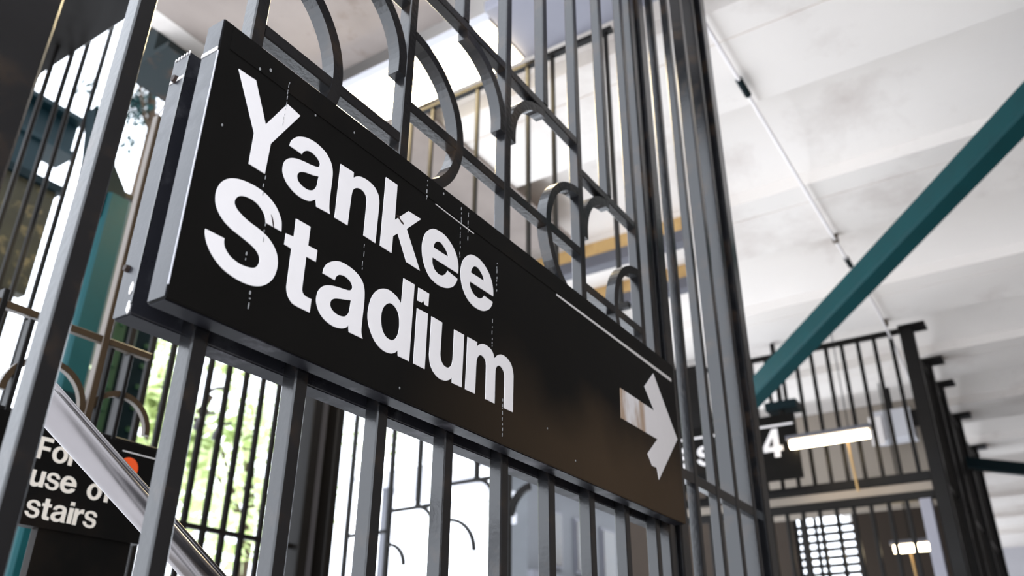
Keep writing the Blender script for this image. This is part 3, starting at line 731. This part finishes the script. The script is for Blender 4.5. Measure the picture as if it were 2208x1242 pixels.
# far return fence, perpendicular to the sign
ff = thing('return_fence', 'distant dark bar fence facing the viewer across the passage', 'fence', (5.65, 0.7, FL))
fb = MB().cbar(-0.012, 0.012, -0.013, 0.013, 0, 2.09 - FL, 0.003).mesh('bar')
for i in range(15):
    rep('bar', fb, M_IRON_FAR, ff, (5.65, 0.14 + 0.1118 * i, FL))
for z0_, z1_ in ((2.075, 2.11), (1.035, 1.10), (0.92, 0.975)):
    MB().cbary(5.63, 5.67, 0.08, 1.80, z0_, z1_).build('rail', M_IRON_FAR, ff)
MB().cbary(5.635, 5.665, 0.08, 1.80, 0.975, 1.035).build('kick_plate', M_TAUPE, ff)
for y0_, y1_, z in ((0.975, 1.14, 1.83), (0.975, 1.14, 1.95)):
    MB().cbary(5.635, 5.665, y0_, y1_, z, z + 0.02).build('rail', M_IRON_FAR, ff)

# side fence that carries on the line of the near fence
sf = thing('side_fence', 'dark fence receding along the right of the distant passage with capped posts', 'fence', (7.4, 0.03, FL))
sbm = MB().cbar(-0.012, 0.012, -0.012, 0.012, 0, 2.0 - FL, 0.003).mesh('bar')
for i in range(28): rep('bar', sbm, M_IRON_FAR, sf, (5.80 + 0.1235 * i, 0.03, FL))
pm_ = MB().cbar(-0.04, 0.04, -0.045, 0.045, 0, 2.09 - FL, 0.006).mesh('post')
cap_ = MB().box(-0.07, 0.07, -0.13, 0.045, 0, 0.02).mesh('post_cap')
for x in (5.65, 6.42, 7.0, 8.0, 9.2):
    p_ = rep('post', pm_, M_IRON_FAR, sf, (x, 0.03, FL))
    rep('post_cap', cap_, M_IRON_FAR, sf, (x, 0.03, 2.09))
for z in (1.05, 1.98, 0.2):
    MB().cbarx(5.69, 9.3, 0.015, 0.045, z, z + 0.03).build('rail', M_IRON_FAR, sf)
MB().cbar(5.60, 5.70, 0.10, 0.17, FL, 0.92, 0.004).build('jamb', M_GREYL, ff)

# hanging sign with the figure 4, facing the viewer
hs = thing('route_sign', 'distant black hanging sign with white letters and a number 4', 'sign', (5.42, 1.3, 1.15))
HX = 5.40
def on_x(mb):            # shapes drawn facing -Y are turned to face -X (x runs towards -y)
    mb.v = [(HX + b, -a, c) for a, b, c in mb.v]
    return mb
MB().box(HX, HX + 0.05, 0.83, 2.05, 1.11, 1.56).build('panel', M_SIGN, hs)
MB().box(HX - 0.002, HX, 0.84, 2.04, 1.478, 1.492).build('white_stripe', M_VINYL, hs)
MB().cbary(HX + 0.0, HX + 0.16, 0.80, 1.02, 1.60, 1.66).build('bracket', M_TEALDARK, hs)
MB().box(HX + 0.02, HX + 0.10, 1.46, 2.0, 1.56, 2.06).build('black_housing', M_IRON_FAR, hs)
MB().cbar(HX + 0.03, HX + 0.06, 0.90, 0.93, 1.56, 2.11).build('hanger_rod', M_IRON_FAR, hs)
MB().cbar(HX + 0.03, HX + 0.06, 1.90, 1.93, 1.56, 2.11).build('hanger_rod', M_IRON_FAR, hs)
for ch, y, z, h in (('4', 1.065, 1.262, 0.20), ('e', 1.72, 1.275, 0.19), ('s', 1.555, 1.275, 0.19)):
    mb = MB(); lp = [[(-y + p[0] * h, z + p[1] * h) for p in spline(L)] for L in H_GLYPH[ch]]
    mb.poly_y(lp, -0.003, 0.0); on_x(mb).build('letter', M_VINYL, hs)

def tube_lamp(lbl, x, y0, y1, z):
    t = thing('tube_lamp', lbl, 'lamp', (x, (y0 + y1) / 2, z), 'distant tube lamps')
    MB().tube([(x, y0, z), (x, y1, z)], 0.030, 14).build('tube', M_TUBE, t, smooth=True)
    MB().cbary(x - 0.035, x + 0.035, y0 - 0.02, y1 + 0.02, z + 0.031, z + 0.06).build('housing', M_GREY, t)
    for yy in (y0 + 0.12, y1 - 0.12):
        MB().cbar(x - 0.003, x + 0.003, yy - 0.003, yy + 0.003, z + 0.06, ZC, 0.0005).build('hanger_rod', M_IRON_FAR, t)
    MB().tube([(x, y0 + 0.14, z - 0.030), (x + 0.01, y0 + 0.13, z - 0.36)], 0.007, 8).build('pull_cord', M_TAN, t)  # tan cord doubles as the gold glow streak below the tube
tube_lamp('glowing warm tube lamp hanging before the distant bars beside the number 4', 5.36, 0.355, 0.867, 1.320)
tube_lamp('second glowing tube lamp low at the bottom right', 6.75, 0.31, 0.56, 0.80)

wb = thing('speaker_box', 'pale grey equipment box hung behind the distant bars', 'box', (7.0, 0.45, 1.7))
MB().cbary(6.95, 7.15, 0.27, 0.57, 1.70, 1.95, 0.01).build('case', M_PALE, wb)
MB().cbary(6.93, 6.95, 0.50, 0.60, 1.66, 1.90, 0.004).build('side_plate', M_VINYL, wb)
MB().cbar(7.0, 7.04, 0.40, 0.44, 1.95, 2.27, 0.002).build('hanger', M_IRON_FAR, wb)
MB().cbar(6.96, 6.99, 0.22, 0.27, 1.78, 1.92, 0.002).build('latch', M_IRON_FAR, wb)

tb = thing('low_teal_beam', 'thin dark teal beam crossing low behind the distant fence', 'beam', (8.0, 0.3, 1.6))
MB().square_tube((8.0, 0.95, 1.92), (8.0, -0.75, 1.47), 0.09, math.radians(45)).build('beam', M_TEALDARK, tb)
MB().cbar(7.96, 8.04, -0.80, -0.72, FL, ZC, 0.004).build('post', M_TEALDARK, tb)
